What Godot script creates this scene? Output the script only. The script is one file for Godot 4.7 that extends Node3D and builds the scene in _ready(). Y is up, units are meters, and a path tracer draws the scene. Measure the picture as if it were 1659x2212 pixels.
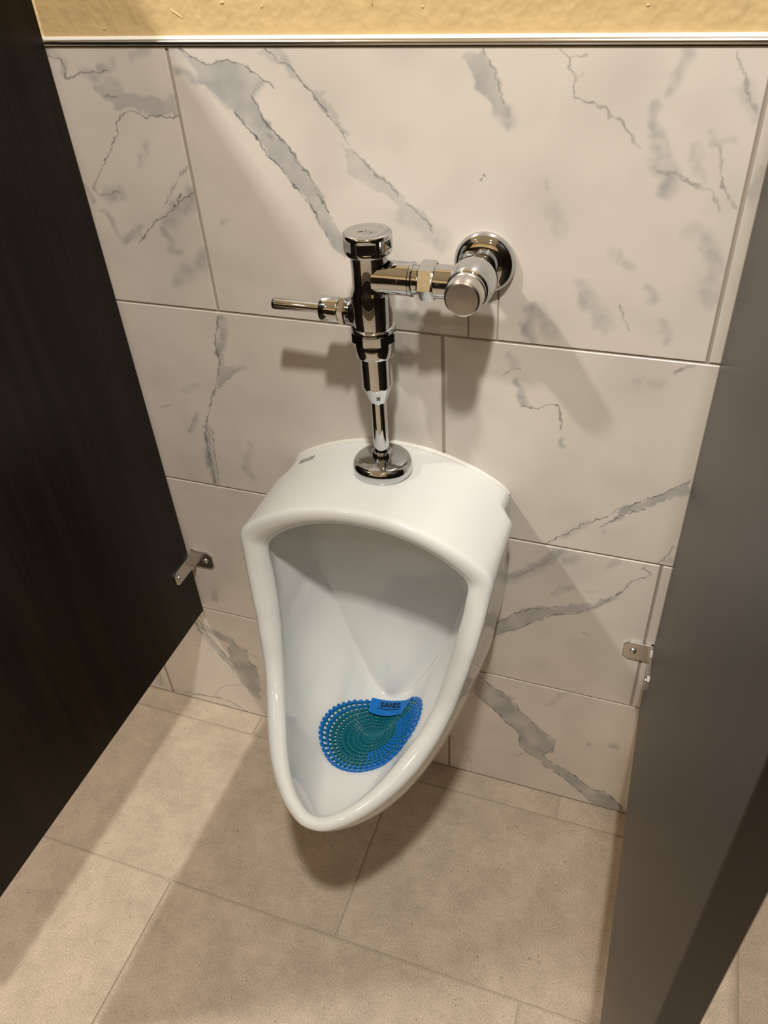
extends Node3D
# A restroom urinal bay: tiled wall, porcelain urinal with a chrome flush valve, a blue screen mat, two dark partition panels.
# Axes: x along the tiled wall, y up, z out of the tiled wall (its tile faces lie at z = 0).

const MID := 0.2425            # centre line of the urinal
const PANEL_A := -0.1496       # inner face of the panel on the handle side
const PANEL_B := 0.6258        # inner face of the panel on the supply side
const PANEL_LOW := 0.308
const PANEL_HIGH := 1.463
const PANEL_BACK := 0.0122
const PANEL_FRONT := 0.6385
const PANEL_THICK := 0.0232

# Printed veins of the marble-look tiles, in half millimetres from each tile's lower left corner:
# [kind (0 grey field, 1 soft smoke, 2 thin dark thread), strength, width in mm, points]
const VEINS := {
	"row1_left": [
		[2, 0.50, 1.6, [905,600,938,591,945,578,938,554,943,551,962,556,988,565,1000,564,1018,567,1039,566,1062,572]],
		[1, 0.30, 8.2, [912,606,941,591,942,572]],
		[1, 0.25, 12.3, [1004,562,1035,553,1072,537,1076,521]],
		[1, 0.30, 8.2, [1039,566,1063,575,1079,585]],
		[0, 0.30, 0.0, [1005,540,1062,560,1084,547,1086,528,1122,522,1147,519,1191,516,1222,523,1222,478,1182,481,1134,476,1108,489,1078,488,1058,491,1046,508,1008,524]],
		[2, 0.40, 1.6, [1036,517,1065,515]],
		[2, 0.60, 1.8, [1222,477,1197,474,1164,477,1133,473,1126,476,1111,484,1095,488,1080,485,1067,473,1049,457,1044,433,1024,412,1002,386,978,360]],
		[2, 0.35, 2.4, [978,360,959,337,939,313,932,299,947,289,977,294,1007,299]],
		[1, 0.28, 14.3, [967,292,1010,294]],
		[1, 0.22, 5.3, [1119,422,1111,393,1080,364]],
		[2, 0.30, 3.2, [1225,369,1195,350,1176,328,1151,297,1137,278]],
		[2, 0.55, 1.6, [1223,308,1199,296,1179,287,1170,287,1187,303]],
		[2, 0.60, 1.8, [1179,287,1151,263,1123,242,1099,237,1067,207,1029,172]],
		[1, 0.33, 18.4, [1221,297,1174,268,1137,243]],
		[1, 0.28, 7.0, [944,251,966,229,962,188,983,177,1021,192,1047,218]],
		[1, 0.28, 9.0, [1115,210,1126,183,1119,158,1147,156]],
		[1, 0.24, 18.4, [1226,146,1185,122,1147,102,1123,79]],
		[1, 0.30, 4.9, [905,304,921,282,922,270]],
		[1, 0.20, 8.2, [1134,603,1177,613]],
	],
	"row1_mid": [
		[0, 0.46, 0.0, [19,613,36,612,58,600,83,588,98,581,120,588,151,589,180,584,198,575,216,561,221,549,202,540,190,529,198,513,208,496,215,477,229,457,247,438,265,421,276,403,296,374,314,351,328,327,340,303,351,278,368,244,382,205,383,171,353,196,332,235,320,257,310,285,289,316,264,343,243,369,222,390,210,401,206,419,191,436,174,459,147,484,118,512,89,539,68,555,59,591]],
		[1, 0.28, 11.0, [62,588,82,555,119,517,149,490]],
		[2, 0.60, 1.8, [30,613,45,606,63,595,83,589,95,581,113,587,134,591,161,588,180,584,195,575,210,566,222,557,237,549,250,538]],
		[2, 0.72, 2.4, [189,524,200,507,207,491,212,477,226,457,244,443,266,419]],
		[1, 0.60, 4.7, [214,468,221,451,229,437]],
		[2, 0.50, 3.2, [266,419,276,403,287,386,302,369,317,345]],
		[2, 0.60, 1.6, [324,321,339,300,349,278]],
		[2, 0.65, 1.8, [145,487,162,467,183,447,194,430,198,416,209,407,212,395,229,387,246,366,264,343,282,322,304,294,314,276,320,254,337,228]],
		[0, 0.30, 0.0, [215,613,267,613,281,599,297,578,311,560,333,537,359,537,367,524,381,500,395,481,408,445,393,459,373,483,350,510,330,537,304,557,289,568,272,581,244,594]],
		[2, 0.50, 1.6, [238,613,255,601,269,586,282,583,297,576,310,558,333,534,347,515,367,489,387,467,404,442,408,431]],
		[1, 0.32, 7.3, [267,612,286,589,293,570]],
		[1, 0.38, 9.1, [217,549,198,532]],
		[1, 0.33, 7.3, [19,571,38,561,58,555]],
		[1, 0.20, 11.0, [18,609,43,598]],
		[0, 0.27, 0.0, [397,430,422,423,440,406,464,375,502,353,520,330,552,308,584,285,596,264,593,245,570,266,525,291,507,317,468,337,433,356,399,381]],
		[2, 0.30, 2.4, [422,417,449,392,467,372,499,353,520,327]],
		[2, 0.42, 2.0, [539,313,571,287,593,264,596,252]],
		[1, 0.20, 20.1, [525,285,570,263,615,237]],
		[0, 0.38, 0.0, [670,606,703,613,720,592,729,573,741,541,750,522,763,492,751,489,734,504,705,528,684,558]],
		[2, 0.38, 1.6, [703,613,717,592,729,571,741,539,749,519]],
		[1, 0.25, 11.0, [742,511,760,486]],
		[2, 0.33, 2.4, [852,611,867,601,870,585,884,567,882,548,883,532,898,526,926,520,944,514,956,498,974,495,990,479,1006,457,1021,441]],
		[2, 0.22, 1.6, [867,601,901,601]],
		[2, 0.22, 1.6, [884,567,897,573]],
		[1, 0.30, 6.7, [1084,607,1071,592,1070,583,1064,562,1056,547]],
		[1, 0.25, 7.7, [1038,519,1034,503,1045,474,1065,455,1072,432]],
		[1, 0.33, 13.5, [1054,438,1069,408,1083,402,1082,371]],
		[2, 0.27, 3.2, [1059,401,1091,399,1128,380,1168,368,1184,334]],
		[2, 0.27, 3.2, [1161,607,1173,581,1192,546,1212,513]],
		[1, 0.18, 12.0, [1186,546,1216,507]],
		[1, 0.22, 5.8, [1141,474,1150,458,1185,462]],
		[2, 0.28, 3.2, [1161,452,1174,419,1176,392,1191,366,1214,339]],
		[1, 0.16, 7.7, [1122,450,1131,418,1143,391]],
		[1, 0.25, 14.4, [1141,287,1167,278,1186,253,1203,220]],
		[1, 0.17, 14.4, [1194,191,1206,148]],
		[1, 0.22, 5.3, [838,374,843,356]],
		[1, 0.17, 14.4, [857,326,880,278]],
		[1, 0.22, 9.6, [996,235,1005,224]],
		[1, 0.22, 8.2, [1025,213,1033,206]],
		[1, 0.25, 14.4, [934,156,958,120,986,88,996,67]],
		[1, 0.28, 8.2, [1074,160,1093,137]],
		[2, 0.28, 3.2, [1022,117,1044,72,1051,61]],
		[1, 0.22, 8.2, [1115,88,1134,46]],
		[1, 0.40, 10.6, [833,99,822,66,819,33,834,12]],
		[1, 0.20, 16.9, [842,86,879,40]],
		[2, 0.50, 2.4, [703,367,705,371]],
		[2, 0.50, 2.4, [713,381,715,378]],
		[1, 0.30, 15.3, [524,79,541,45]],
		[1, 0.20, 4.7, [63,244,72,242]],
	],
	"row1_right": [
		[1, 0.25, 6.6, [12,370,8,347]],
		[1, 0.20, 8.8, [16,407,14,376]],
	],
	"row2_left": [
		[2, 0.55, 2.4, [605,596,576,514,579,458,554,381,520,314,491,246,476,194,472,116,470,8]],
		[0, 0.40, 0.0, [590,523,589,452,620,437,650,444,608,410,554,366]],
		[1, 0.40, 9.7, [612,589,608,543,585,487]],
		[1, 0.40, 10.9, [485,221,472,116,470,14]],
		[2, 0.40, 1.6, [503,215,494,129,486,11]],
		[1, 0.18, 9.7, [626,186,593,95,611,63]],
		[1, 0.30, 7.3, [461,266,427,203]],
		[1, 0.16, 8.5, [487,372,442,347]],
		[1, 0.20, 8.5, [621,441,651,445]],
		[2, 0.25, 2.4, [336,271,384,291]],
	],
	"row2_right": [
		[2, 0.38, 1.6, [192,541,169,538,155,520]],
		[1, 0.42, 7.4, [182,508,195,483,208,445]],
		[2, 0.50, 2.0, [209,442,241,436,266,454,292,454,300,425,304,405,300,384]],
		[1, 0.30, 5.5, [308,357,313,340]],
		[1, 0.17, 12.3, [167,570,174,558]],
		[0, 0.46, 0.0, [438,102,461,137,479,171,509,192,539,212,564,234,589,255,625,290,631,254,594,228,562,200,530,177,499,160,473,130]],
		[2, 0.55, 1.6, [293,7,342,48,389,96,425,122,456,146,478,176,509,192,539,215,565,232,589,255,626,285]],
		[2, 0.45, 1.6, [435,101,459,122,478,148,502,161,536,183]],
		[1, 0.22, 7.7, [342,43,396,103]],
		[1, 0.20, 5.8, [438,102,443,77]],
		[2, 0.35, 3.2, [591,4,606,23,615,44,625,74]],
		[1, 0.28, 8.9, [611,18,626,28]],
		[2, 0.30, 4.0, [545,576,557,591,580,602]],
		[1, 0.17, 8.8, [462,544,469,542]],
		[1, 0.15, 8.8, [506,545,519,545]],
	],
	"row3_left": [
		[1, 0.32, 9.6, [927,115,929,64]],
	],
	"row3_mid": [
		[0, 0.44, 0.0, [768,237,808,279,843,315,886,347,921,360,963,375,1004,399,1041,410,1077,426,1107,452,1132,483,1136,478,1113,439,1083,413,1053,383,1008,357,966,342,924,313,882,275,847,238,811,220,765,175]],
		[2, 0.62, 1.8, [768,237,813,280,835,306,865,328,895,349,930,353,967,380]],
		[2, 0.50, 1.8, [765,175,806,218,847,238,865,256,899,293,932,322,966,342,1008,357,1053,383]],
		[2, 0.40, 2.4, [1052,389,1087,417,1111,453,1136,484,1154,529,1175,545,1203,564,1197,579,1177,582,1190,599]],
		[1, 0.38, 13.4, [806,442,844,470,885,510,924,548,962,591]],
		[2, 0.35, 1.6, [806,442,844,470,885,510,924,548,962,591]],
		[1, 0.24, 8.4, [951,427,998,469]],
		[1, 0.30, 15.3, [973,561,992,577]],
		[1, 0.27, 7.7, [1089,573,1110,595]],
		[1, 0.12, 3.8, [1033,455,1100,477]],
		[1, 0.30, 2.7, [1052,285,1064,290]],
	],
	"row4_left": [
		[0, 0.48, 0.0, [231,523,266,506,305,487,349,469,379,447,403,423,424,411,430,387,419,351,456,317,446,212,431,108,400,132,373,179,352,227,336,276,335,323,344,391,347,431,309,438,280,460,250,476]],
		[0, 0.50, 0.0, [214,512,239,473,269,431,298,383,329,341,360,298,344,266,315,296,290,341,267,373,239,428,214,490]],
		[2, 0.68, 2.0, [219,513,250,476,277,421,306,372,332,328,365,300]],
		[2, 0.40, 1.6, [259,472,281,442,297,402]],
		[2, 0.50, 2.4, [403,423,424,411,431,394,449,387,467,380]],
		[2, 0.50, 2.4, [456,317,434,330,424,353]],
		[2, 0.45, 1.6, [365,300,335,269,332,227,356,222,373,179]],
		[2, 0.38, 2.4, [201,368,235,362,267,353]],
		[2, 0.33, 2.4, [212,62,242,110,286,148,352,175]],
		[2, 0.58, 3.2, [0,22,48,24,103,30,186,42,240,47,277,46,315,27,352,4]],
		[2, 0.48, 2.4, [243,7,309,-1]],
		[2, 0.33, 3.2, [259,570,256,536]],
	],
	"row4_right": [
		[0, 0.52, 0.0, [99,474,181,504,213,484,250,449,289,406,328,363,366,327,385,314,377,288,382,264,358,235,349,213,377,189,410,176,453,159,494,121,534,93,586,89,626,60,659,8,609,-13,554,0,512,43,466,80,425,118,380,153,339,191,301,206,267,241,256,290,257,317,208,357,174,403,136,439]],
		[0, 0.52, 0.0, [86,501,103,585,144,545,185,517,226,497,190,395,126,444]],
		[2, 0.60, 1.8, [103,585,144,541,185,517,226,497]],
		[2, 0.55, 1.8, [84,494,126,448,190,391]],
		[2, 0.72, 1.8, [171,508,207,490,239,470,256,435,294,400,333,365,371,329,385,314,379,294,374,265,382,259,352,242,347,222,360,205,393,192,426,174,465,150,499,119,534,93,569,100,598,76,627,56,644,20,662,9]],
		[2, 0.64, 1.8, [99,478,136,443,180,397,197,370,229,349,255,316,259,283,261,248,289,219,334,189,358,162,408,138,442,107,471,82,512,43,549,-3]],
		[2, 0.30, 2.4, [290,215,259,188,237,183]],
		[2, 0.35, 1.6, [312,287,335,261,342,229]],
		[1, 0.30, 5.1, [493,355,499,356]],
		[1, 0.30, 11.7, [569,379,579,379]],
		[2, 0.17, 3.2, [19,145,65,146,149,173,193,182]],
		[2, 0.27, 2.4, [60,115,83,78,89,32,84,0]],
		[1, 0.20, 7.6, [347,508,370,561,401,595]],
	],
}

var mats := {}
var spare_tiles := []
var bowl_grid := PackedFloat32Array()
const GRID_N := 96

func _ready() -> void:
	set_camera()
	set_environment()
	ceiling_lights()
	make_materials()
	build_room()
	build_tile_wall()
	build_floor()
	build_panels()
	build_urinal()
	build_flush_valve()
	build_screen_mat()

# ------------------------------------------------------------------ camera, light

func set_camera() -> void:
	var cam := Camera3D.new()
	cam.name = "camera"
	var lens := CameraAttributesPhysical.new()
	lens.frustum_focal_length = 24.0 * 1722.67 / 2212.0
	lens.frustum_focus_distance = 0.98
	lens.exposure_aperture = 8.5
	lens.frustum_near = 0.02
	lens.frustum_far = 50.0
	cam.attributes = lens
	cam.fov = rad_to_deg(2.0 * atan(1106.0 / 1722.67))
	cam.near = 0.02
	cam.far = 50.0
	cam.transform = Transform3D(Basis.from_euler(Vector3(-0.6789, 0.3803, -0.0705)), Vector3(0.5583, 1.3537, 0.8553))
	add_child(cam)
	cam.current = true

func set_environment() -> void:
	var we := WorldEnvironment.new()
	we.name = "world_environment"
	var e := Environment.new()
	e.background_mode = Environment.BG_COLOR
	e.background_color = Color(0, 0, 0)
	e.tonemap_mode = Environment.TONE_MAPPER_LINEAR
	e.tonemap_exposure = 1.0
	e.sdfgi_enabled = true
	e.ssao_enabled = true
	e.ssil_enabled = true
	we.environment = e
	add_child(we)

# [place, strength, label]: two downlights over the bays and a weaker pair added out of view to fill the shadows
const LAMPS := [[Vector3(0.61, 2.6, 0.96), 3.8, "round recessed downlight above the supply stop's side panel"],
	[Vector3(-0.85, 2.6, 0.96), 3.45, "round recessed downlight above the bay beyond the flush handle's panel"],
	[Vector3(0.61, 2.6, 1.80), 0.28, "added dim fill downlight out of view, before the added stall fronts, towards the supply stop's side"],
	[Vector3(-0.85, 2.6, 1.80), 0.28, "added dim fill downlight out of view, before the added stall fronts, towards the flush handle's side"]]
const LAMP_COLOR := Color(1.0, 0.985, 0.945)
const LAMP_SIZE := 0.10

func ceiling_lights() -> void:
	var glow := StandardMaterial3D.new()
	glow.albedo_color = Color(0.9, 0.9, 0.88)
	glow.emission_enabled = true
	glow.emission = LAMP_COLOR
	glow.emission_energy_multiplier = 3.0
	var white := plain(Color(0.86, 0.85, 0.83), 0.5)
	for a in LAMPS:
		var at: Vector3 = a[0]
		var lamp := thing("ceiling_downlight", a[2], "light", at, "recessed ceiling downlights")
		var st := begin()
		lathe(st, [Vector2(0.068, -0.001), Vector2(0.07, -0.006), Vector2(0.092, -0.006), Vector2(0.098, -0.003), Vector2(0.098, 0.0)], 40, Transform3D(Basis(), Vector3.ZERO), 40.0)
		part(st, "trim_ring", white, lamp)
		st = begin()
		lathe(st, [Vector2(0.068, -0.0035), Vector2(0.0, -0.0035)], 40, Transform3D(Basis(), Vector3.ZERO), 40.0)
		part(st, "lens", glow, lamp)
		var l := AreaLight3D.new()
		l.name = "downlight_beam"
		l.area_size = Vector2(LAMP_SIZE, LAMP_SIZE)
		l.area_normalize_energy = true
		l.light_energy = a[1]
		l.light_color = LAMP_COLOR
		l.area_range = 8.0
		l.shadow_enabled = true
		l.position = Vector3(0, -0.010, 0)
		l.rotation.x = -PI / 2.0
		lamp.add_child(l)

# ------------------------------------------------------------------ nodes

var used := {}
func numbered(called: String) -> String:
	used[called] = int(used.get(called, -1)) + 1
	return called if used[called] == 0 else "%s_%03d" % [called, used[called]]

func thing(called: String, label: String, category: String, at := Vector3.ZERO, group := "", kind := "") -> Node3D:
	var o := Node3D.new()
	o.name = numbered(called)
	o.position = at
	o.set_meta("label", label)
	o.set_meta("category", category)
	if group != "":
		o.set_meta("group", group)
	if kind != "":
		o.set_meta("kind", kind)
	add_child(o)
	return o

func begin() -> SurfaceTool:
	var st := SurfaceTool.new()
	st.begin(Mesh.PRIMITIVE_TRIANGLES)
	return st

func part(st: SurfaceTool, called: String, m: Material, parent: Node3D) -> MeshInstance3D:
	st.index()
	return put(st.commit(), called, m, parent)

func put(mesh: Mesh, called: String, m: Material, parent: Node3D) -> MeshInstance3D:
	var o := MeshInstance3D.new()
	o.name = called
	o.mesh = mesh
	o.material_override = m
	o.cast_shadow = GeometryInstance3D.SHADOW_CASTING_SETTING_ON
	parent.add_child(o, true)
	return o

func box(called: String, lo: Vector3, hi: Vector3, m: Material, parent: Node3D) -> MeshInstance3D:
	var b := BoxMesh.new()
	b.size = hi - lo
	var o := put(b, called, m, parent)
	o.position = (lo + hi) / 2.0
	return o

# ------------------------------------------------------------------ shapes

# a triangle whose front follows the given normals
func tri(st: SurfaceTool, p: Array, n: Array, uv: Array) -> void:
	var order := [0, 1, 2]
	if (p[1] - p[0]).cross(p[2] - p[0]).dot(n[0] + n[1] + n[2]) > 0.0:
		order = [0, 2, 1]
	for k in order:
		st.set_normal(n[k])
		st.set_uv(uv[k])
		st.add_vertex(p[k])

func quad(st: SurfaceTool, p: Array, n: Array, uv: Array) -> void:
	tri(st, [p[0], p[1], p[2]], [n[0], n[1], n[2]], [uv[0], uv[1], uv[2]])
	tri(st, [p[0], p[2], p[3]], [n[0], n[2], n[3]], [uv[0], uv[2], uv[3]])

# profile of (radius, height) points from the lower outside to the top, turned round the y axis of xf
func lathe(st: SurfaceTool, prof: Array, seg: int, xf: Transform3D, crease := 35.0) -> void:
	var cnt := prof.size()
	var sn := []
	for i in cnt - 1:
		var d: Vector2 = (prof[i + 1] - prof[i]).normalized()
		sn.append(Vector2(d.y, -d.x))
	for i in cnt - 1:
		var n0: Vector2 = sn[i]
		var n1: Vector2 = sn[i]
		if i > 0 and absf(rad_to_deg(n0.angle_to(sn[i - 1]))) < crease:
			n0 = (sn[i] + sn[i - 1]).normalized()
		if i < cnt - 2 and absf(rad_to_deg(n1.angle_to(sn[i + 1]))) < crease:
			n1 = (sn[i] + sn[i + 1]).normalized()
		var a: Vector2 = prof[i]
		var b: Vector2 = prof[i + 1]
		for k in seg:
			var t0 := TAU * k / seg
			var t1 := TAU * (k + 1) / seg
			var c0 := Vector3(cos(t0), 0, sin(t0))
			var c1 := Vector3(cos(t1), 0, sin(t1))
			var p := [c0 * a.x + Vector3(0, a.y, 0), c1 * a.x + Vector3(0, a.y, 0), c1 * b.x + Vector3(0, b.y, 0), c0 * b.x + Vector3(0, b.y, 0)]
			var n := [c0 * n0.x + Vector3(0, n0.y, 0), c1 * n0.x + Vector3(0, n0.y, 0), c1 * n1.x + Vector3(0, n1.y, 0), c0 * n1.x + Vector3(0, n1.y, 0)]
			var q := []
			var m := []
			for j in 4:
				q.append(xf * p[j])
				m.append((xf.basis * n[j]).normalized())
			if a.x < 1e-6:
				tri(st, [q[0], q[2], q[3]], [m[0], m[2], m[3]], [Vector2.ZERO, Vector2.ZERO, Vector2.ZERO])
			elif b.x < 1e-6:
				tri(st, [q[0], q[1], q[2]], [m[0], m[1], m[2]], [Vector2.ZERO, Vector2.ZERO, Vector2.ZERO])
			else:
				quad(st, q, m, [Vector2.ZERO, Vector2.ZERO, Vector2.ZERO, Vector2.ZERO])

# a prism of a given number of flats with chamfered ends, round the y axis of xf
func nut(st: SurfaceTool, r: float, y0: float, y1: float, sides: int, xf: Transform3D, turn := 0.0) -> void:
	var c := minf(0.0018, (y1 - y0) * 0.25)
	var rr := [r - c, r, r, r - c]
	var yy := [y0, y0 + c, y1 - c, y1]
	for k in sides:
		var t0 := TAU * k / sides + turn
		var t1 := TAU * (k + 1) / sides + turn
		for j in 3:
			var p := [Vector3(cos(t0) * rr[j], yy[j], sin(t0) * rr[j]), Vector3(cos(t1) * rr[j], yy[j], sin(t1) * rr[j]), Vector3(cos(t1) * rr[j + 1], yy[j + 1], sin(t1) * rr[j + 1]), Vector3(cos(t0) * rr[j + 1], yy[j + 1], sin(t0) * rr[j + 1])]
			flat(st, p, xf, Vector3(0, (y0 + y1) / 2.0, 0))
		flat(st, [Vector3(0, y1, 0), Vector3(cos(t0) * rr[3], y1, sin(t0) * rr[3]), Vector3(cos(t1) * rr[3], y1, sin(t1) * rr[3])], xf, Vector3(0, y0, 0))
		flat(st, [Vector3(0, y0, 0), Vector3(cos(t0) * rr[0], y0, sin(t0) * rr[0]), Vector3(cos(t1) * rr[0], y0, sin(t1) * rr[0])], xf, Vector3(0, y1, 0))

# a flat face of 3 or 4 points facing away from a point inside
func flat(st: SurfaceTool, p: Array, xf: Transform3D, inside: Vector3) -> void:
	var n: Vector3 = (p[1] - p[0]).cross(p[2] - p[0]).normalized()
	var mid := Vector3.ZERO
	for v in p:
		mid += v / float(p.size())
	if n.dot(mid - inside) < 0.0:
		n = -n
	n = (xf.basis * n).normalized()
	var q := []
	for v in p:
		q.append(xf * v)
	if p.size() == 4:
		quad(st, q, [n, n, n, n], [Vector2.ZERO, Vector2.ZERO, Vector2.ZERO, Vector2.ZERO])
	else:
		tri(st, q, [n, n, n], [Vector2.ZERO, Vector2.ZERO, Vector2.ZERO])

# rings of points joined into one smooth skin; side = 1 or -1 picks the outside
func skin(st: SurfaceTool, rings: Array, closed: bool, side: float) -> void:
	var rows := rings.size()
	var cols: int = rings[0].size()
	var acc := []
	for r in rows:
		var a := PackedVector3Array()
		a.resize(cols)
		acc.append(a)
	var span := cols if closed else cols - 1
	for r in rows - 1:
		for c in span:
			var d := (c + 1) % cols
			var p00: Vector3 = rings[r][c]
			var p01: Vector3 = rings[r][d]
			var p10: Vector3 = rings[r + 1][c]
			var p11: Vector3 = rings[r + 1][d]
			var n := (p11 - p00).cross(p10 - p01) * side
			acc[r][c] += n
			acc[r][d] += n
			acc[r + 1][c] += n
			acc[r + 1][d] += n
	for r in rows - 1:
		for c in span:
			var d := (c + 1) % cols
			var p := [rings[r][c], rings[r][d], rings[r + 1][d], rings[r + 1][c]]
			var n := [acc[r][c].normalized(), acc[r][d].normalized(), acc[r + 1][d].normalized(), acc[r + 1][c].normalized()]
			if p[0].distance_squared_to(p[1]) < 1e-14:
				tri(st, [p[0], p[2], p[3]], [n[0], n[2], n[3]], [Vector2.ZERO, Vector2.ZERO, Vector2.ZERO])
			elif p[2].distance_squared_to(p[3]) < 1e-14:
				tri(st, [p[0], p[1], p[2]], [n[0], n[1], n[2]], [Vector2.ZERO, Vector2.ZERO, Vector2.ZERO])
			else:
				quad(st, p, n, [Vector2.ZERO, Vector2.ZERO, Vector2.ZERO, Vector2.ZERO])

# a flat plate: outline in its own x-y plane (face at z = 0), chamfered round the face, uv over the given rectangle
func slab(st: SurfaceTool, outline: Array, thick: float, bevel: float, uv_box: Rect2, xf: Transform3D) -> void:
	var cnt := outline.size()
	var area := 0.0
	for i in cnt:
		var a: Vector2 = outline[i]
		var b: Vector2 = outline[(i + 1) % cnt]
		area += a.x * b.y - b.x * a.y
	var ring := outline.duplicate()
	if area < 0.0:
		ring.reverse()
	var inset := PackedVector2Array()
	for i in cnt:
		var e0: Vector2 = (ring[i] - ring[(i + cnt - 1) % cnt]).normalized()
		var e1: Vector2 = (ring[(i + 1) % cnt] - ring[i]).normalized()
		var n0 := Vector2(-e0.y, e0.x)
		var n1 := Vector2(-e1.y, e1.x)
		var m := n0 + n1
		inset.append(ring[i] + m * (2.0 * bevel / m.length_squared()) if m.length_squared() > 0.01 else ring[i] + n0 * bevel)
	var idx := Geometry2D.triangulate_polygon(inset)
	for k in range(0, idx.size(), 3):
		for face in [1.0, -1.0]:
			var src: PackedVector2Array = inset
			var p := []
			var uv := []
			for j in 3:
				var v: Vector2 = src[idx[k + j]] if face > 0.0 else ring[idx[k + j]]
				p.append(xf * Vector3(v.x, v.y, 0.0 if face > 0.0 else -thick))
				uv.append(uv_of(v, uv_box))
			var n := (xf.basis * Vector3(0, 0, face)).normalized()
			tri(st, p, [n, n, n], uv)
	for i in cnt:
		var j := (i + 1) % cnt
		var a: Vector2 = ring[i]
		var b: Vector2 = ring[j]
		var e := (b - a).normalized()
		var out := Vector3(e.y, -e.x, 0)
		var n1 := (xf.basis * (out + Vector3(0, 0, 1)).normalized()).normalized()
		var n2 := (xf.basis * out).normalized()
		quad(st, [xf * Vector3(inset[i].x, inset[i].y, 0), xf * Vector3(inset[j].x, inset[j].y, 0), xf * Vector3(b.x, b.y, -bevel), xf * Vector3(a.x, a.y, -bevel)], [n1, n1, n1, n1], [uv_of(inset[i], uv_box), uv_of(inset[j], uv_box), uv_of(b, uv_box), uv_of(a, uv_box)])
		quad(st, [xf * Vector3(a.x, a.y, -bevel), xf * Vector3(b.x, b.y, -bevel), xf * Vector3(b.x, b.y, -thick), xf * Vector3(a.x, a.y, -thick)], [n2, n2, n2, n2], [uv_of(a, uv_box), uv_of(b, uv_box), uv_of(b, uv_box), uv_of(a, uv_box)])

func uv_of(v: Vector2, b: Rect2) -> Vector2:
	return Vector2(clampf((v.x - b.position.x) / b.size.x, 0.001, 0.999), clampf(1.0 - (v.y - b.position.y) / b.size.y, 0.001, 0.999))

func rect(x0: float, y0: float, x1: float, y1: float) -> Array:
	return [Vector2(x0, y0), Vector2(x1, y0), Vector2(x1, y1), Vector2(x0, y1)]

# ------------------------------------------------------------------ materials

func plain(c: Color, rough: float, metal := 0.0) -> StandardMaterial3D:
	var m := StandardMaterial3D.new()
	m.albedo_color = c
	m.roughness = rough
	m.metallic = metal
	return m

func make_noise(freq: float, sd: int, octaves := 3) -> FastNoiseLite:
	var n := FastNoiseLite.new()
	n.noise_type = FastNoiseLite.TYPE_SIMPLEX_SMOOTH
	n.frequency = freq
	n.seed = sd
	n.fractal_type = FastNoiseLite.FRACTAL_FBM
	n.fractal_octaves = octaves
	return n

func make_materials() -> void:
	mats.porcelain = plain(Color(0.885, 0.888, 0.88), 0.08)
	mats.caulk = plain(Color(0.90, 0.89, 0.86), 0.45)
	mats.chrome = plain(Color(0.79, 0.80, 0.81), 0.02, 1.0)
	mats.steel = plain(Color(0.82, 0.81, 0.80), 0.26, 1.0)
	mats.aluminium = plain(Color(0.83, 0.82, 0.80), 0.22, 1.0)
	mats.grout = plain(Color(0.65, 0.605, 0.56), 0.9)
	mats.floor_grout = plain(Color(0.67, 0.625, 0.555), 0.9)
	mats.ink = plain(Color(0.03, 0.03, 0.035), 0.5)
	mats.grey_ink = plain(Color(0.30, 0.30, 0.30), 0.5)
	mats.blue_plastic = plain(Color(0.0, 0.43, 0.76), 0.3)
	mats.blue_plastic.backlight_enabled = true
	mats.blue_plastic.backlight = Color(0.0, 0.25, 0.45)
	mats.teal_plastic = plain(Color(0.0, 0.38, 0.44), 0.28)
	mats.teal_plastic.backlight_enabled = true
	mats.teal_plastic.backlight = Color(0.0, 0.2, 0.22)
	mats.ceiling = plain(Color(0.88, 0.87, 0.85), 0.9)
	var paint := plain(Color(0.83, 0.72, 0.53), 0.42)
	paint.normal_enabled = true
	paint.normal_texture = ImageTexture.create_from_image(orange_peel())
	paint.normal_scale = 0.35
	paint.uv1_triplanar = true
	paint.uv1_scale = Vector3(4, 4, 4)
	mats.paint = paint
	var wood := StandardMaterial3D.new()
	wood.albedo_texture = ImageTexture.create_from_image(wood_image())
	wood.roughness = 0.34
	wood.metallic_specular = 0.32
	mats.wood = wood
	for k in 3:
		var m := StandardMaterial3D.new()
		m.albedo_texture = ImageTexture.create_from_image(stone_image(40 + k))
		m.roughness = 0.62
		mats["stone_%d" % k] = m

func orange_peel() -> Image:
	var n := make_noise(0.035, 5, 3)
	var img := n.get_seamless_image(256, 256)
	img.convert(Image.FORMAT_RGBA8)
	img.bump_map_to_normal_map(4.0)
	return img

# dark wood-print laminate: narrow upright streaks
func wood_image() -> Image:
	var w := 512
	var h := 512
	var a := make_noise(0.11, 11, 3)
	var b := make_noise(0.02, 12, 2)
	var data := PackedByteArray()
	data.resize(w * h * 3)
	for y in h:
		for x in w:
			var v := a.get_noise_2d(x * 1.6, y * 0.055) * 0.6 + b.get_noise_2d(x * 1.3, y * 0.10) * 0.55
			var k := clampf(0.5 + v, 0.0, 1.0)
			var o := (y * w + x) * 3
			data[o] = int(lerpf(13.0, 31.0, k))
			data[o + 1] = int(lerpf(9.0, 23.0, k))
			data[o + 2] = int(lerpf(6.0, 17.0, k))
	return Image.create_from_data(w, h, false, Image.FORMAT_RGB8, data)

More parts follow.
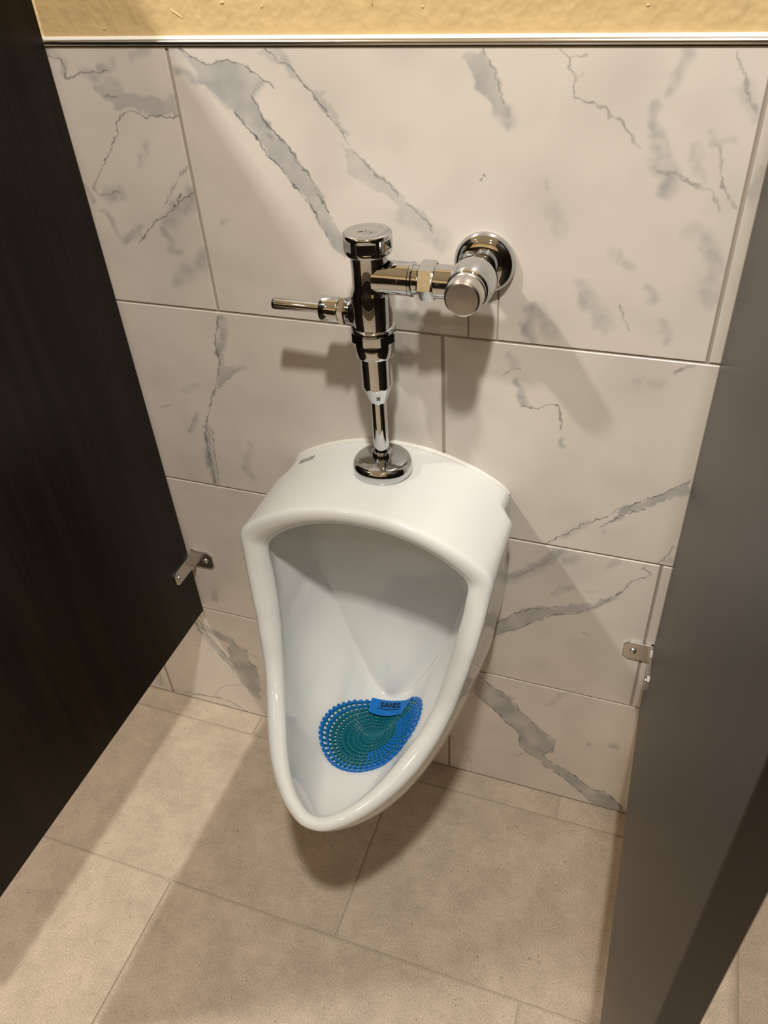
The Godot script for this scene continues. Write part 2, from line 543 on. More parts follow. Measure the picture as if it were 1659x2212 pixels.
# sandy stone-look porcelain: soft clouds, fine grain, pits
func stone_image(sd: int) -> Image:
	var w := 1024
	var h := 512
	var big := make_noise(0.006, sd, 3)
	var mid := make_noise(0.02, sd + 100, 4)
	var grain := make_noise(0.16, sd + 200, 2)
	var rng := RandomNumberGenerator.new()
	rng.seed = sd
	var data := PackedByteArray()
	data.resize(w * h * 3)
	for y in h:
		for x in w:
			var v := big.get_noise_2d(x, y) * 0.07 + mid.get_noise_2d(x, y * 1.2) * 0.045 + grain.get_noise_2d(x, y) * 0.11 + (rng.randf() - 0.5) * 0.08
			var o := (y * w + x) * 3
			data[o] = clampi(int(175.0 * (1.0 + v)), 0, 255)
			data[o + 1] = clampi(int(160.0 * (1.0 + v * 1.03)), 0, 255)
			data[o + 2] = clampi(int(143.0 * (1.0 + v * 1.08)), 0, 255)
	var img := Image.create_from_data(w, h, false, Image.FORMAT_RGB8, data)
	for k in 520:
		var cx := rng.randi_range(6, w - 7)
		var cy := rng.randi_range(6, h - 7)
		var r := rng.randf_range(0.8, 2.4) * (1.4 if rng.randf() < 0.08 else 0.8)
		var dark := rng.randf() < 0.62
		var f := rng.randf_range(0.72, 0.9) if dark else rng.randf_range(1.06, 1.13)
		for j in range(-4, 5):
			for i in range(-4, 5):
				if sqrt(i * i + j * j * 1.3) < r:
					var c := img.get_pixel(cx + i, cy + j)
					img.set_pixel(cx + i, cy + j, Color(minf(c.r * f, 1.0), minf(c.g * f, 1.0), minf(c.b * f, 1.0)))
	return img

# the printed face of one marble-look tile
func marble(size: Vector2, items: Array, sd: int, w: int) -> Image:
	var h := int(round(w * size.y / size.x))
	var soft := make_noise(0.012, sd, 2)
	var lw := w / 4
	var lh := h / 4
	var base := PackedByteArray()
	base.resize(lw * lh * 4)
	for y in lh:
		for x in lw:
			var v := soft.get_noise_2d(x, y)
			var u := soft.get_noise_2d(x * 2.3 + 500.0, y * 2.3)
			var o := (y * lw + x) * 4
			var k := 1.0 - maxf(0.0, v) * 0.06 - maxf(0.0, u) * 0.03
			base[o] = int(218.0 * k)
			base[o + 1] = int(209.0 * k)
			base[o + 2] = int(200.0 * k)
			base[o + 3] = 255
	var img := Image.create_from_data(lw, lh, false, Image.FORMAT_RGBA8, base)
	img.resize(w, h, Image.INTERPOLATE_CUBIC)
	# grey fields and smoke at half size
	var cw := w / 2
	var ch := h / 2
	var s := float(cw) / (size.x * 2000.0)
	var warp := make_noise(0.03, sd + 7, 3)
	var cloud := PackedByteArray()
	cloud.resize(cw * ch * 4)
	for k in cw * ch:
		cloud[k * 4] = 132
		cloud[k * 4 + 1] = 136
		cloud[k * 4 + 2] = 138
	for it in items:
		if it[0] == 2:
			continue
		var pts := to_pixels(it[3], s, ch)
		var half: float = it[2] * 2.0 * s * 0.8
		var lo := pts[0]
		var hi := pts[0]
		for p in pts:
			lo = lo.min(p)
			hi = hi.max(p)
		var grow := half * 1.3 + 5.0
		for y in range(maxi(0, int(lo.y - grow)), mini(ch, int(hi.y + grow) + 1)):
			for x in range(maxi(0, int(lo.x - grow)), mini(cw, int(hi.x + grow) + 1)):
				var n := warp.get_noise_2d(x * 1.6, y * 1.6)
				var q := Vector2(x + n * 5.0, y + warp.get_noise_2d(x * 1.6 + 300.0, y * 1.6 + 90.0) * 5.0)
				var a := 0.0
				if it[0] == 0:
					if Geometry2D.is_point_in_polygon(q, pts):
						a = it[1] * (0.92 + 0.7 * warp.get_noise_2d(x * 0.7 + 40.0, y * 0.7))
				else:
					var d := 1e9
					for j in maxi(1, pts.size() - 1):
						d = minf(d, Geometry2D.get_closest_point_to_segment(q, pts[j], pts[mini(j + 1, pts.size() - 1)]).distance_to(q))
					if d < half * 1.25:
						a = it[1] * 1.15 * smoothstep(half * 1.25, half * 0.2, d) * (0.85 + 0.9 * n)
				var o := (y * cw + x) * 4 + 3
				var v := clampi(int(a * 255.0), 0, 255)
				if v > cloud[o]:
					cloud[o] = v
	var layer := Image.create_from_data(cw, ch, false, Image.FORMAT_RGBA8, cloud)
	layer.resize(int(cw * 0.6), int(ch * 0.6), Image.INTERPOLATE_BILINEAR)
	layer.resize(w, h, Image.INTERPOLATE_CUBIC)
	img.blend_rect(layer, Rect2i(0, 0, w, h), Vector2i.ZERO)
	# thin dark threads at full size
	s = float(w) / (size.x * 2000.0)
	var ink := PackedByteArray()
	ink.resize(w * h * 4)
	for k in w * h:
		ink[k * 4] = 84
		ink[k * 4 + 1] = 86
		ink[k * 4 + 2] = 87
	var crack := make_noise(0.05, sd + 21, 4)
	for it in items:
		if it[0] != 2:
			continue
		var pts := to_pixels(it[3], s, h)
		var half: float = it[2] * 2.0 * s * 0.5
		for j in pts.size() - 1:
			var a: Vector2 = pts[j]
			var b: Vector2 = pts[j + 1]
			var grow := half * 2.0 + 5.0
			for y in range(maxi(0, int(minf(a.y, b.y) - grow)), mini(h, int(maxf(a.y, b.y) + grow) + 1)):
				for x in range(maxi(0, int(minf(a.x, b.x) - grow)), mini(w, int(maxf(a.x, b.x) + grow) + 1)):
					var q := Vector2(x + crack.get_noise_2d(x, y) * 5.0, y + crack.get_noise_2d(x + 400.0, y + 77.0) * 5.0)
					var d := Geometry2D.get_closest_point_to_segment(q, a, b).distance_to(q)
					var wide := half * (1.0 + 1.1 * crack.get_noise_2d(x * 0.6 + 900.0, y * 0.6))
					if d < wide + 0.8:
						var v := clampi(int(255.0 * it[1] * smoothstep(wide + 0.8, wide * 0.35, d) * (0.8 + 0.8 * crack.get_noise_2d(x * 0.5, y * 0.5 + 50.0))), 0, 255)
						var o := (y * w + x) * 4 + 3
						if v > ink[o]:
							ink[o] = v
	var fine := Image.create_from_data(w, h, false, Image.FORMAT_RGBA8, ink)
	img.blend_rect(fine, Rect2i(0, 0, w, h), Vector2i.ZERO)
	img.convert(Image.FORMAT_RGB8)
	return img

func to_pixels(flat_points: Array, s: float, h: int) -> PackedVector2Array:
	var out := PackedVector2Array()
	for k in range(0, flat_points.size(), 2):
		out.append(Vector2(flat_points[k] * s, h - flat_points[k + 1] * s))
	return out

func marble_material(img: Image) -> StandardMaterial3D:
	var m := StandardMaterial3D.new()
	m.albedo_texture = ImageTexture.create_from_image(img)
	m.roughness = 0.34
	return m

# ------------------------------------------------------------------ the room

const ROOM_X0 := -1.75
const ROOM_X1 := 2.05
const ROOM_Z1 := 2.6
const ROOM_TOP := 2.6

func build_room() -> void:
	# the other walls carry the same tiles and the same beige paint above them
	var size := Vector2(PITCH, 0.3045)
	for k in 2:
		spare_tiles.append(marble_material(marble(size, random_veins(60 + k), 60 + k, 512)))
	for a in [["wall_left", Vector3(ROOM_X0 - 0.12, 0, -0.1), Vector3(ROOM_X0, ROOM_TOP, ROOM_Z1 + 0.1), "tiled and beige painted side wall beyond the flush handle's panel", Transform3D(Basis(Vector3(0, 0, -1), Vector3(0, 1, 0), Vector3(1, 0, 0)), Vector3(ROOM_X0 + 0.008, 0, ROOM_Z1)), ROOM_Z1],
			["wall_right", Vector3(ROOM_X1, 0, -0.1), Vector3(ROOM_X1 + 0.12, ROOM_TOP, ROOM_Z1 + 0.1), "tiled and beige painted side wall beyond the supply stop's panel", Transform3D(Basis(Vector3(0, 0, 1), Vector3(0, 1, 0), Vector3(-1, 0, 0)), Vector3(ROOM_X1 - 0.008, 0, 0)), ROOM_Z1],
			["wall_front", Vector3(ROOM_X0, 0, ROOM_Z1), Vector3(ROOM_X1, ROOM_TOP, ROOM_Z1 + 0.12), "tiled and beige painted wall behind the added stall fronts", Transform3D(Basis(Vector3(-1, 0, 0), Vector3(0, 1, 0), Vector3(0, 0, -1)), Vector3(ROOM_X1, 0, ROOM_Z1 - 0.008)), ROOM_X1 - ROOM_X0]]:
		var w := thing(a[0], a[3], "wall", Vector3.ZERO, "", "structure")
		box("painted_plaster", a[1], a[2], mats.paint, w)
		var long: float = a[5]
		for r in ROWS.size():
			for c in range(-1, 7):
				var x0 := maxf(c * PITCH + ROWS[r][2] + GAP / 2, 0.01)
				var x1 := minf((c + 1) * PITCH + ROWS[r][2] - GAP / 2, long - 0.01)
				if x1 - x0 < 0.03:
					continue
				var tile := begin()
				slab(tile, rect(x0, ROWS[r][0] + 0.0016, x1, ROWS[r][1] - 0.0016), 0.0075, 0.0007, Rect2(c * PITCH + ROWS[r][2], ROWS[r][0], PITCH, 0.3045), a[4])
				part(tile, "wall_tile", spare_tiles[posmod(r + c, 2)], w)
	# unseen row of stall fronts, added to give the chrome dark reflections
	var row := thing("added_stall_front", "added unseen row of dark brown wood-grain stall fronts for the chrome to mirror", "partition", Vector3(0, 0, 1.95))
	var at := ROOM_X0 + 0.02
	for wide in [0.62, 0.30, 0.62, 0.30, 0.62, 0.30, 0.62, 0.30]:
		if at + wide > ROOM_X1:
			break
		var st := begin()
		slab(st, rect(at + 0.004, 0.30, at + wide - 0.004, 1.50), 0.025, 0.001, Rect2(at, 0.30, wide, 1.2), Transform3D(Basis(Vector3(1, 0, 0), Vector3(0, 1, 0), Vector3(0, 0, -1)), Vector3.ZERO))
		part(st, "added_stall_panel", mats.wood, row)
		at += wide
	var c := thing("ceiling", "flat off-white ceiling over the room with recessed downlights", "ceiling", Vector3.ZERO, "", "structure")
	box("ceiling_board", Vector3(ROOM_X0 - 0.12, ROOM_TOP, -0.1), Vector3(ROOM_X1 + 0.12, ROOM_TOP + 0.1, ROOM_Z1 + 0.12), mats.ceiling, c)

const TILE_TOP := 1.2146
const ROWS := [[0.9072, 1.2146, 0.0], [0.6029, 0.9072, 0.3094], [0.2992, 0.6029, 0.0], [0.0, 0.2992, 0.314]]
const PITCH := 0.613
const GAP := 0.0042
const GAP_FLAT := 0.0032

func build_tile_wall() -> void:
	var w := thing("wall_back", "wall of large white marble-look tiles with a beige painted strip above", "wall", Vector3.ZERO, "", "structure")
	box("grout_bed", Vector3(ROOM_X0, 0.0, -0.10), Vector3(ROOM_X1, TILE_TOP, -0.0016), mats.grout, w)
	box("painted_plaster", Vector3(ROOM_X0, TILE_TOP, -0.10), Vector3(ROOM_X1, ROOM_TOP, -0.004), mats.paint, w)
	var known := {"0:0": "row1_mid", "0:-1": "row1_left", "0:1": "row1_right", "1:0": "row2_right", "1:-1": "row2_left", "2:0": "row3_mid", "2:-1": "row3_left", "3:0": "row4_right", "3:-1": "row4_left"}
	for r in ROWS.size():
		var row: Array = ROWS[r]
		for c in range(-4, 5):
			var x0: float = row[2] + c * PITCH
			var x1 := x0 + PITCH
			if x1 < ROOM_X0 + 0.03 or x0 > ROOM_X1 - 0.03:
				continue
			var cell := Rect2(x0, row[0], PITCH, row[1] - row[0])
			var m: StandardMaterial3D
			var key := "%d:%d" % [r, c]
			if known.has(key):
				m = marble_material(marble(cell.size, VEINS[known[key]], 70 + r * 5 + c, 1024))
			else:
				m = spare_tiles[posmod(r + c, 2)]
			var lo := Vector2(maxf(x0 + GAP / 2, ROOM_X0), row[0] + (GAP_FLAT / 2 if r < 3 else 0.001))
			var hi := Vector2(minf(x1 - GAP / 2, ROOM_X1), row[1] - (GAP_FLAT / 2 if r > 0 else 0.0))
			if key == "2:0":
				lo.x = 0.032 + GAP / 2
			elif key == "2:-1":
				hi.x = 0.032 - GAP / 2
			var shape := rect(lo.x, lo.y, hi.x, hi.y)
			if key == "0:0":
				# cut out below the supply pipe, closed with a narrow infill piece
				shape = [lo, Vector2(0.3408, lo.y), Vector2(0.3408, 0.985), Vector2(0.3772, 0.985), Vector2(0.3772, lo.y), Vector2(hi.x, lo.y), hi, Vector2(lo.x, hi.y)]
				var st2 := begin()
				slab(st2, rect(0.3422, lo.y, 0.3758, 0.983), 0.0075, 0.0006, cell, Transform3D())
				part(st2, "infill_tile", m, w)
			var st := begin()
			slab(st, shape, 0.0075, 0.0007, cell, Transform3D())
			part(st, "wall_tile", m, w)
	# dried paint runs and flecks on the plaster
	for f in [[0.0193, 1.2446, 0.0075, 0.0012, -32.0], [0.0135, 1.2475, 0.003, 0.0008, -60.0], [-0.0766, 1.2317, 0.0022, 0.0011, 20.0], [0.0752, 1.2542, 0.003, 0.0015, 10.0], [0.2398, 1.2525, 0.0012, 0.004, 0.0], [0.2916, 1.2476, 0.0014, 0.0014, 0.0], [0.12, 1.2500, 0.0016, 0.001, 40.0], [0.50, 1.246, 0.0018, 0.001, 15.0]]:
		var b := SphereMesh.new()
		b.radius = 1.0
		b.height = 2.0
		b.radial_segments = 16
		b.rings = 8
		var o := put(b, "paint_fleck", mats.paint, w)
		o.transform = Transform3D(Basis.from_euler(Vector3(0, 0, deg_to_rad(f[4]))) * Basis.from_scale(Vector3(f[2], f[3], 0.0009)), Vector3(f[0], f[1], -0.004))
	# metal edge profile over the tiles and the sealant above it
	var t := thing("trim_1", "thin silver metal edge strip along the top of the wall tiles", "trim", Vector3.ZERO, "", "structure")
	var prof := [Vector2(-0.006, 1.2162), Vector2(0.0012, 1.2162), Vector2(0.0024, 1.2168), Vector2(0.0032, 1.2180), Vector2(0.0034, 1.2192), Vector2(0.0030, 1.2206), Vector2(0.0020, 1.2217), Vector2(0.0006, 1.2223), Vector2(-0.006, 1.2224)]
	var st3 := begin()
	along_x(st3, prof, ROOM_X0, ROOM_X1)
	part(st3, "edge_profile", mats.aluminium, t)
	st3 = begin()
	along_x(st3, [Vector2(0.0012, 1.2222), Vector2(0.0009, 1.2231), Vector2(-0.0008, 1.2240), Vector2(-0.0030, 1.2246), Vector2(-0.0055, 1.2252)], ROOM_X0, ROOM_X1)
	part(st3, "sealant_bead", mats.caulk, t)

func along_x(st: SurfaceTool, prof: Array, x0: float, x1: float) -> void:
	var a := PackedVector3Array()
	var b := PackedVector3Array()
	for p in prof:
		a.append(Vector3(x0, p.y, p.x))
		b.append(Vector3(x1, p.y, p.x))
	skin(st, [a, b], false, 1.0)

func random_veins(sd: int) -> Array:
	var rng := RandomNumberGenerator.new()
	rng.seed = sd
	var out := []
	for k in 7:
		var p := Vector2(rng.randf_range(0, 1226), rng.randf_range(0, 609))
		var ang := rng.randf_range(-1.2, -0.3)
		var pts := []
		for j in 9:
			pts.append(int(p.x))
			pts.append(int(p.y))
			ang += rng.randf_range(-0.45, 0.45)
			p += Vector2(cos(ang), sin(ang)) * rng.randf_range(25, 60)
		out.append([2, rng.randf_range(0.3, 0.6), rng.randf_range(1.4, 2.6), pts])
		out.append([1, rng.randf_range(0.15, 0.35), rng.randf_range(8.0, 18.0), pts])
	return out

# floor tile rows: [z near the wall, z far, x of one joint]
func build_floor() -> void:
	var f := thing("floor", "floor of sandy beige stone-look tiles with pale narrow joints", "floor", Vector3.ZERO, "", "structure")
	box("grout_bed", Vector3(ROOM_X0 - 0.12, -0.1, -0.1), Vector3(ROOM_X1 + 0.12, -0.0022, ROOM_Z1 + 0.12), mats.floor_grout, f)
	var turn := Transform3D(Basis(Vector3(1, 0, 0), Vector3(0, 0, -1), Vector3(0, 1, 0)), Vector3.ZERO)
	var z := [0.0, 0.0481, 0.3626, 0.6771, 0.9916, 1.3061, 1.6206, 1.9351, 2.2496, ROOM_Z1]
	var g := 0.0015
	for r in z.size() - 1:
		var shift: float = -0.0857 if r % 2 == 0 else 0.2226
		if r == 0:
			shift = -0.0863
		for c in range(-4, 5):
			var x0 := shift + c * PITCH
			var x1 := x0 + PITCH
			if x1 < ROOM_X0 + 0.03 or x0 > ROOM_X1 - 0.03:
				continue
			var k := posmod(c * 7 + r * 5, 3)
			var cell := Rect2(x0, -z[r + 1], PITCH, 0.3145) if (c + r) % 2 == 0 else Rect2(x1, -z[r + 1] + 0.3145, -PITCH, -0.3145)
			var st := begin()
			slab(st, rect(maxf(x0 + g, ROOM_X0), -z[r + 1] + g, minf(x1 - g, ROOM_X1), -z[r] - (g if r > 0 else 0.0005)), 0.008, 0.0006, cell, turn)
			part(st, "floor_tile", mats["stone_%d" % k], f)

# ------------------------------------------------------------------ partition panels and brackets

func build_panels() -> void:
	var d := PANEL_FRONT - PANEL_BACK
	var h := PANEL_HIGH - PANEL_LOW
	for s in [-1.0, 1.0]:
		var inner := PANEL_A if s < 0.0 else PANEL_B
		var o := thing("partition_panel", "dark brown wood-grain partition panel on the flush handle's side of the urinal" if s < 0.0 else "dark brown wood-grain partition panel on the supply stop's side of the urinal", "partition", Vector3(inner, PANEL_LOW, PANEL_BACK), "partition panels beside the urinal")
		# outline runs from the wall to the front; its face looks into the bay
		var b := Basis(Vector3(0, 0, 1), Vector3(0, 1, 0), Vector3(-1, 0, 0)) if s > 0.0 else Basis(Vector3(0, 0, 1), Vector3(0, 1, 0), Vector3(1, 0, 0))
		var st := begin()
		slab(st, rect(0, 0, d, h), PANEL_THICK - 0.0008, 0.0008, Rect2(0, 0, d, h), Transform3D(b, Vector3.ZERO))
		part(st, "panel", mats.wood, o)
		bracket(inner, s)

func bracket(inner: float, s: float) -> void:
	var o := thing("panel_bracket", "chrome L bracket fixing the flush handle's side panel to the wall" if s < 0.0 else "chrome L bracket fixing the supply stop's side panel to the wall", "bracket", Vector3(inner, 0.4305, 0.0), "panel brackets")
	var dir := -s      # from the panel face into the bay
	var t := 0.0038
	var st := begin()
	# leg on the tiles
	slab(st, [Vector2(0.0, -0.0175), Vector2(0.033, -0.0175), Vector2(0.041, -0.0105), Vector2(0.041, 0.0105), Vector2(0.033, 0.0175), Vector2(0.0, 0.0175)], t, 0.0007, Rect2(0, -0.02, 0.05, 0.04), Transform3D(Basis(Vector3(dir, 0, 0), Vector3(0, 1, 0), Vector3(0, 0, 1)), Vector3(0, 0, t)))
	part(st, "wall_leg", mats.steel, o)
	st = begin()
	# leg on the panel, with a rounded bend
	slab(st, [Vector2(0.0, -0.0175), Vector2(0.012, -0.0175), Vector2(0.022, -0.0145), Vector2(0.058, -0.0145), Vector2(0.064, -0.009), Vector2(0.064, 0.009), Vector2(0.058, 0.0145), Vector2(0.022, 0.0145), Vector2(0.012, 0.0175), Vector2(0.0, 0.0175)], t, 0.0007, Rect2(0, -0.02, 0.07, 0.04), Transform3D(Basis(Vector3(0, 0, 1), Vector3(0, 1, 0), Vector3(dir, 0, 0)), Vector3(dir * t, 0, 0)))
	part(st, "panel_leg", mats.steel, o)
	var dome := [Vector2(0.0052, 0.0), Vector2(0.0050, 0.0012), Vector2(0.0042, 0.0024), Vector2(0.0026, 0.0032), Vector2(0.0, 0.0035)]
	st = begin()
	lathe(st, dome, 18, Transform3D(Basis.from_euler(Vector3(PI / 2, 0, 0)), Vector3(dir * 0.0265, 0, t)), 60.0)
	part(st, "screw_head", mats.steel, o)
	st = begin()
	lathe(st, dome, 18, Transform3D(Basis.from_euler(Vector3(0, 0, -dir * PI / 2)), Vector3(dir * t, 0, 0.055)), 60.0)
	part(st, "screw_head", mats.steel, o)

# ------------------------------------------------------------------ urinal

const TOP_N := 26
const SIDE_N := 64

# one closed loop: top arch from the centre to the corner, then the side down to the foot, mirrored
# arch = [half width, height at centre, radius, depth z]; side = list of [half width, y, z]
func loop(arch: Array, side: Array, soften: int) -> PackedVector3Array:
	var right := PackedVector3Array()
	for i in TOP_N + 1:
		var w: float = arch[0] * i / TOP_N
		right.append(Vector3(w, arch[1] - (arch[2] - sqrt(arch[2] * arch[2] - w * w)), arch[3]))
	var pts := [right[TOP_N]]
	for a in side:
		pts.append(Vector3(a[0], a[1], a[2]))
	# smooth curve through the side points, evenly stepped
	var curve := []
	for i in pts.size() - 1:
		var p0: Vector3 = pts[maxi(i - 1, 0)]
		var p1: Vector3 = pts[i]
		var p2: Vector3 = pts[i + 1]
		var p3: Vector3 = pts[i + 2] if i + 2 < pts.size() else Vector3(-p1.x, p1.y, p1.z)
		for k in 12:
			curve.append(p1.cubic_interpolate(p2, p0, p3, k / 12.0))
	curve.append(pts[pts.size() - 1])
	var total := 0.0
	var dist := [0.0]
	for i in curve.size() - 1:
		total += curve[i].distance_to(curve[i + 1])
		dist.append(total)
	var at := 0
	for j in range(1, SIDE_N + 1):
		var want := total * j / SIDE_N
		while at < curve.size() - 2 and dist[at + 1] < want:
			at += 1
		var f: float = clampf((want - dist[at]) / maxf(dist[at + 1] - dist[at], 1e-9), 0.0, 1.0)
		right.append(curve[at].lerp(curve[at + 1], f))
	# round the corner
	for pass_ in soften:
		var prev := right.duplicate()
		for i in range(TOP_N - 4, TOP_N + 5):
			right[i] = (prev[i - 1] + prev[i] * 2.0 + prev[i + 1]) / 4.0
	right[right.size() - 1].x = 0.0
	var out := PackedVector3Array()
	for v in right:
		out.append(v)
	for i in range(right.size() - 2, 0, -1):
		out.append(Vector3(-right[i].x, right[i].y, right[i].z))
	return out

func blend(a: PackedVector3Array, b: PackedVector3Array, f: float) -> PackedVector3Array:
	var out := PackedVector3Array()
	for i in a.size():
		out.append(a[i].lerp(b[i], f))
	return out

func bend(a: PackedVector3Array, c: PackedVector3Array, b: PackedVector3Array, f: float) -> PackedVector3Array:
	var out := PackedVector3Array()
	for i in a.size():
		out.append(a[i].lerp(c[i], f).lerp(c[i].lerp(b[i], f), f))
	return out

func build_urinal() -> void:
	var u := thing("urinal", "white porcelain wall-hung urinal with an arched top and pointed lip", "urinal", Vector3(MID, 0, 0))
	var at_wall := loop([0.1605, 0.738, 0.2636, 0.0], [[0.1605, 0.655, 0.0], [0.162, 0.62, 0.0], [0.162, 0.58, 0.0], [0.160, 0.50, 0.0], [0.151, 0.43, 0.0], [0.138, 0.365, 0.0], [0.1255, 0.31, 0.0], [0.110, 0.26, 0.0], [0.091, 0.22, 0.0], [0.064, 0.19, 0.0], [0.03, 0.175, 0.0], [0.0, 0.172, 0.0]], 1)
	var shelf := PackedVector3Array()
	for v in at_wall:
		shelf.append(Vector3(v.x, v.y, 0.033))
	var shoulder := loop([0.1768, 0.738, 0.2636, 0.047], [[0.1755, 0.664, 0.047], [0.1695, 0.652, 0.047], [0.1675, 0.62, 0.047], [0.1655, 0.58, 0.047], [0.1605, 0.50, 0.047], [0.153, 0.43, 0.047], [0.139, 0.365, 0.047], [0.126, 0.31, 0.047], [0.110, 0.262, 0.047], [0.091, 0.224, 0.047], [0.064, 0.195, 0.047], [0.03, 0.180, 0.047], [0.0, 0.177, 0.047]], 1)
	var rim_out := loop([0.1775, 0.739, 0.2636, 0.156], [[0.176, 0.66, 0.158], [0.173, 0.64, 0.162], [0.170, 0.62, 0.167], [0.1675, 0.60, 0.1714], [0.164, 0.58, 0.177], [0.1605, 0.56, 0.183], [0.156, 0.54, 0.189], [0.1514, 0.52, 0.198], [0.1467, 0.50, 0.206], [0.142, 0.48, 0.2145], [0.1352, 0.46, 0.2286], [0.1257, 0.44, 0.2508], [0.108, 0.42, 0.289], [0.083, 0.409, 0.331], [0.053, 0.403, 0.367], [0.022, 0.400, 0.3895], [0.0, 0.399, 0.394]], 4)
	var rim_in := loop([0.143, 0.711, 0.19, 0.142], [[0.142, 0.637, 0.147], [0.140, 0.62, 0.148], [0.138, 0.60, 0.1494], [0.1347, 0.58, 0.1548], [0.1314, 0.56, 0.1614], [0.1278, 0.54, 0.170], [0.1244, 0.52, 0.178], [0.1204, 0.50, 0.1895], [0.116, 0.48, 0.202], [0.1086, 0.46, 0.2215], [0.0958, 0.44, 0.2526], [0.0684, 0.42, 0.3104], [0.042, 0.409, 0.349], [0.016, 0.402, 0.3715], [0.0, 0.400, 0.3755]], 6)
	var back := loop([0.124, 0.690, 0.26, 0.056], [[0.1235, 0.635, 0.058], [0.1228, 0.60, 0.060], [0.1205, 0.54, 0.0596], [0.115, 0.52, 0.058], [0.110, 0.50, 0.0566], [0.1045, 0.48, 0.054], [0.097, 0.455, 0.054], [0.087, 0.425, 0.056], [0.075, 0.395, 0.060], [0.061, 0.365, 0.066], [0.0465, 0.34, 0.074], [0.034, 0.322, 0.082], [0.016, 0.307, 0.092], [0.0, 0.301, 0.097]], 4)
	var cnt := at_wall.size()
	var rings := []
	rings.append(at_wall)
	rings.append(blend(at_wall, shelf, 0.5))
	rings.append(shelf)
	rings.append(blend(shelf, shoulder, 0.4))
	rings.append(blend(shelf, shoulder, 0.75))
	rings.append(shoulder)
	# body swelling out to the rim
	var swell := PackedVector3Array()
	for i in cnt:
		var a := shoulder[i]
		var b := rim_out[i]
		var low := smoothstep(0.60, 0.40, b.y)
		swell.append(Vector3(lerpf(a.x, b.x, 0.6), lerpf(a.y, b.y, lerpf(0.5, 0.36, low)), lerpf(a.z, b.z, lerpf(0.6, 0.80, low))))
	for k in range(1, 15):
		rings.append(bend(shoulder, swell, rim_out, k / 15.0))
	# rounded rim from its outside to its inside
	var normals := PackedVector3Array()
	for i in cnt:
		var e := (rim_in[i] - rim_out[i]).normalized()
		var along := (rim_out[(i + 1) % cnt] - rim_out[(i + cnt - 1) % cnt]).normalized()
		var n := e.cross(along).normalized()
		if n.dot(Vector3(0, 0.5, 1.0)) < 0.0:
			n = -n
		normals.append(n)
	for k in range(0, 15):
		var a := lerpf(-PI / 2, PI / 2, k / 14.0)
		var ring := PackedVector3Array()
		for i in cnt:
			var mid := (rim_in[i] + rim_out[i]) / 2.0
			var half := (rim_in[i] - rim_out[i]) / 2.0
			var b := minf(half.length(), 0.0115)
			ring.append(mid + half * sin(a) + normals[i] * b * cos(a))
		rings.append(ring)
	# inside of the bowl down to the back
	var ctrl := PackedVector3Array()
	for i in cnt:
		var reach := rim_in[i].distance_to(back[i])
		var low := smoothstep(0.56, 0.44, rim_in[i].y) * smoothstep(0.0, 0.09, absf(rim_in[i].x))
		ctrl.append(rim_in[i] - normals[i] * reach * (0.29 + 0.18 * low) + Vector3(0, -0.045 * low, 0))
	var inner := []
	for k in range(1, 21):
		inner.append(bend(rim_in, ctrl, back, k / 20.0))
	for r in inner:
		rings.append(r)
	# back of the bowl closing on its middle
	var centre := Vector3(0, 0.56, 0.048)
	for f in [0.04, 0.1, 0.2, 0.35, 0.5, 0.65, 0.8, 0.92, 1.0]:
		var ring := PackedVector3Array()
		for i in cnt:
			var v := back[i].lerp(centre, f)
			v.z = lerpf(back[i].z, centre.z, smoothstep(0.0, 0.6, f))
			ring.append(v)
		rings.append(ring)
	var st := begin()
	skin(st, rings, true, 1.0)
	part(st, "bowl", mats.porcelain, u)
	# sealant bead where the arched top meets the tiles
	var bead := []
	for k in 7:
		var ang := PI / 2 * k / 6.0
		var ring := PackedVector3Array()
		for step in range(-TOP_N, TOP_N + 1):
			var i := posmod(step, cnt)
			var out := (at_wall[i] - Vector3(0, 0.738 - 0.2636, 0)).normalized()
			var thick := 0.0050 * (1.0 - 0.5 * smoothstep(TOP_N - 3.0, float(TOP_N), absf(step)))
			ring.append(at_wall[i] + out * (thick * cos(ang) - 0.0006) + Vector3(0, 0, thick * sin(ang)))
		bead.append(ring)
	st = begin()
	skin(st, bead, false, 1.0)
	part(st, "sealant_bead", mats.caulk, u)
	# small printed name on the top
	for a in [["American", 0.0055], ["Standard", -0.0005]]:
		var txt := lettering(a[0], 0.0046, 0.0003, true)
		var o := put(txt, "printed_name", mats.grey_ink, u)
		var w := 0.128
		var slope := asin(w / 0.2636)
		var y := 0.738 - (0.2636 - sqrt(0.2636 * 0.2636 - w * w))
		o.transform = Transform3D(Basis(Vector3(cos(slope), sin(slope), 0), Vector3(0, 0, -1), Vector3(-sin(slope), cos(slope), 0)), Vector3(-w, y + 0.0001, 0.028 - a[1]))
	# heights of the bowl floor, for what lies in it
	bowl_grid.resize(GRID_N * GRID_N)
	bowl_grid.fill(-1.0)
	for r in inner.size() - 1:
		for c in cnt:
			var p0: Vector3 = inner[r][c]
			if p0.y > 0.47:
				continue
			var p1: Vector3 = inner[r][(c + 1) % cnt]
			var p2: Vector3 = inner[r + 1][(c + 1) % cnt]
			var p3: Vector3 = inner[r + 1][c]
			for i in 7:
				for j in 7:
					var q := p0.lerp(p1, i / 6.0).lerp(p3.lerp(p2, i / 6.0), j / 6.0)
					var gx := int((q.x + 0.12) / 0.24 * GRID_N)
					var gz := int((q.z - 0.05) / 0.34 * GRID_N)
					if gx >= 0 and gz >= 0 and gx < GRID_N and gz < GRID_N:
						var k := gz * GRID_N + gx
						if bowl_grid[k] < 0.0 or q.y < bowl_grid[k]:
							bowl_grid[k] = q.y

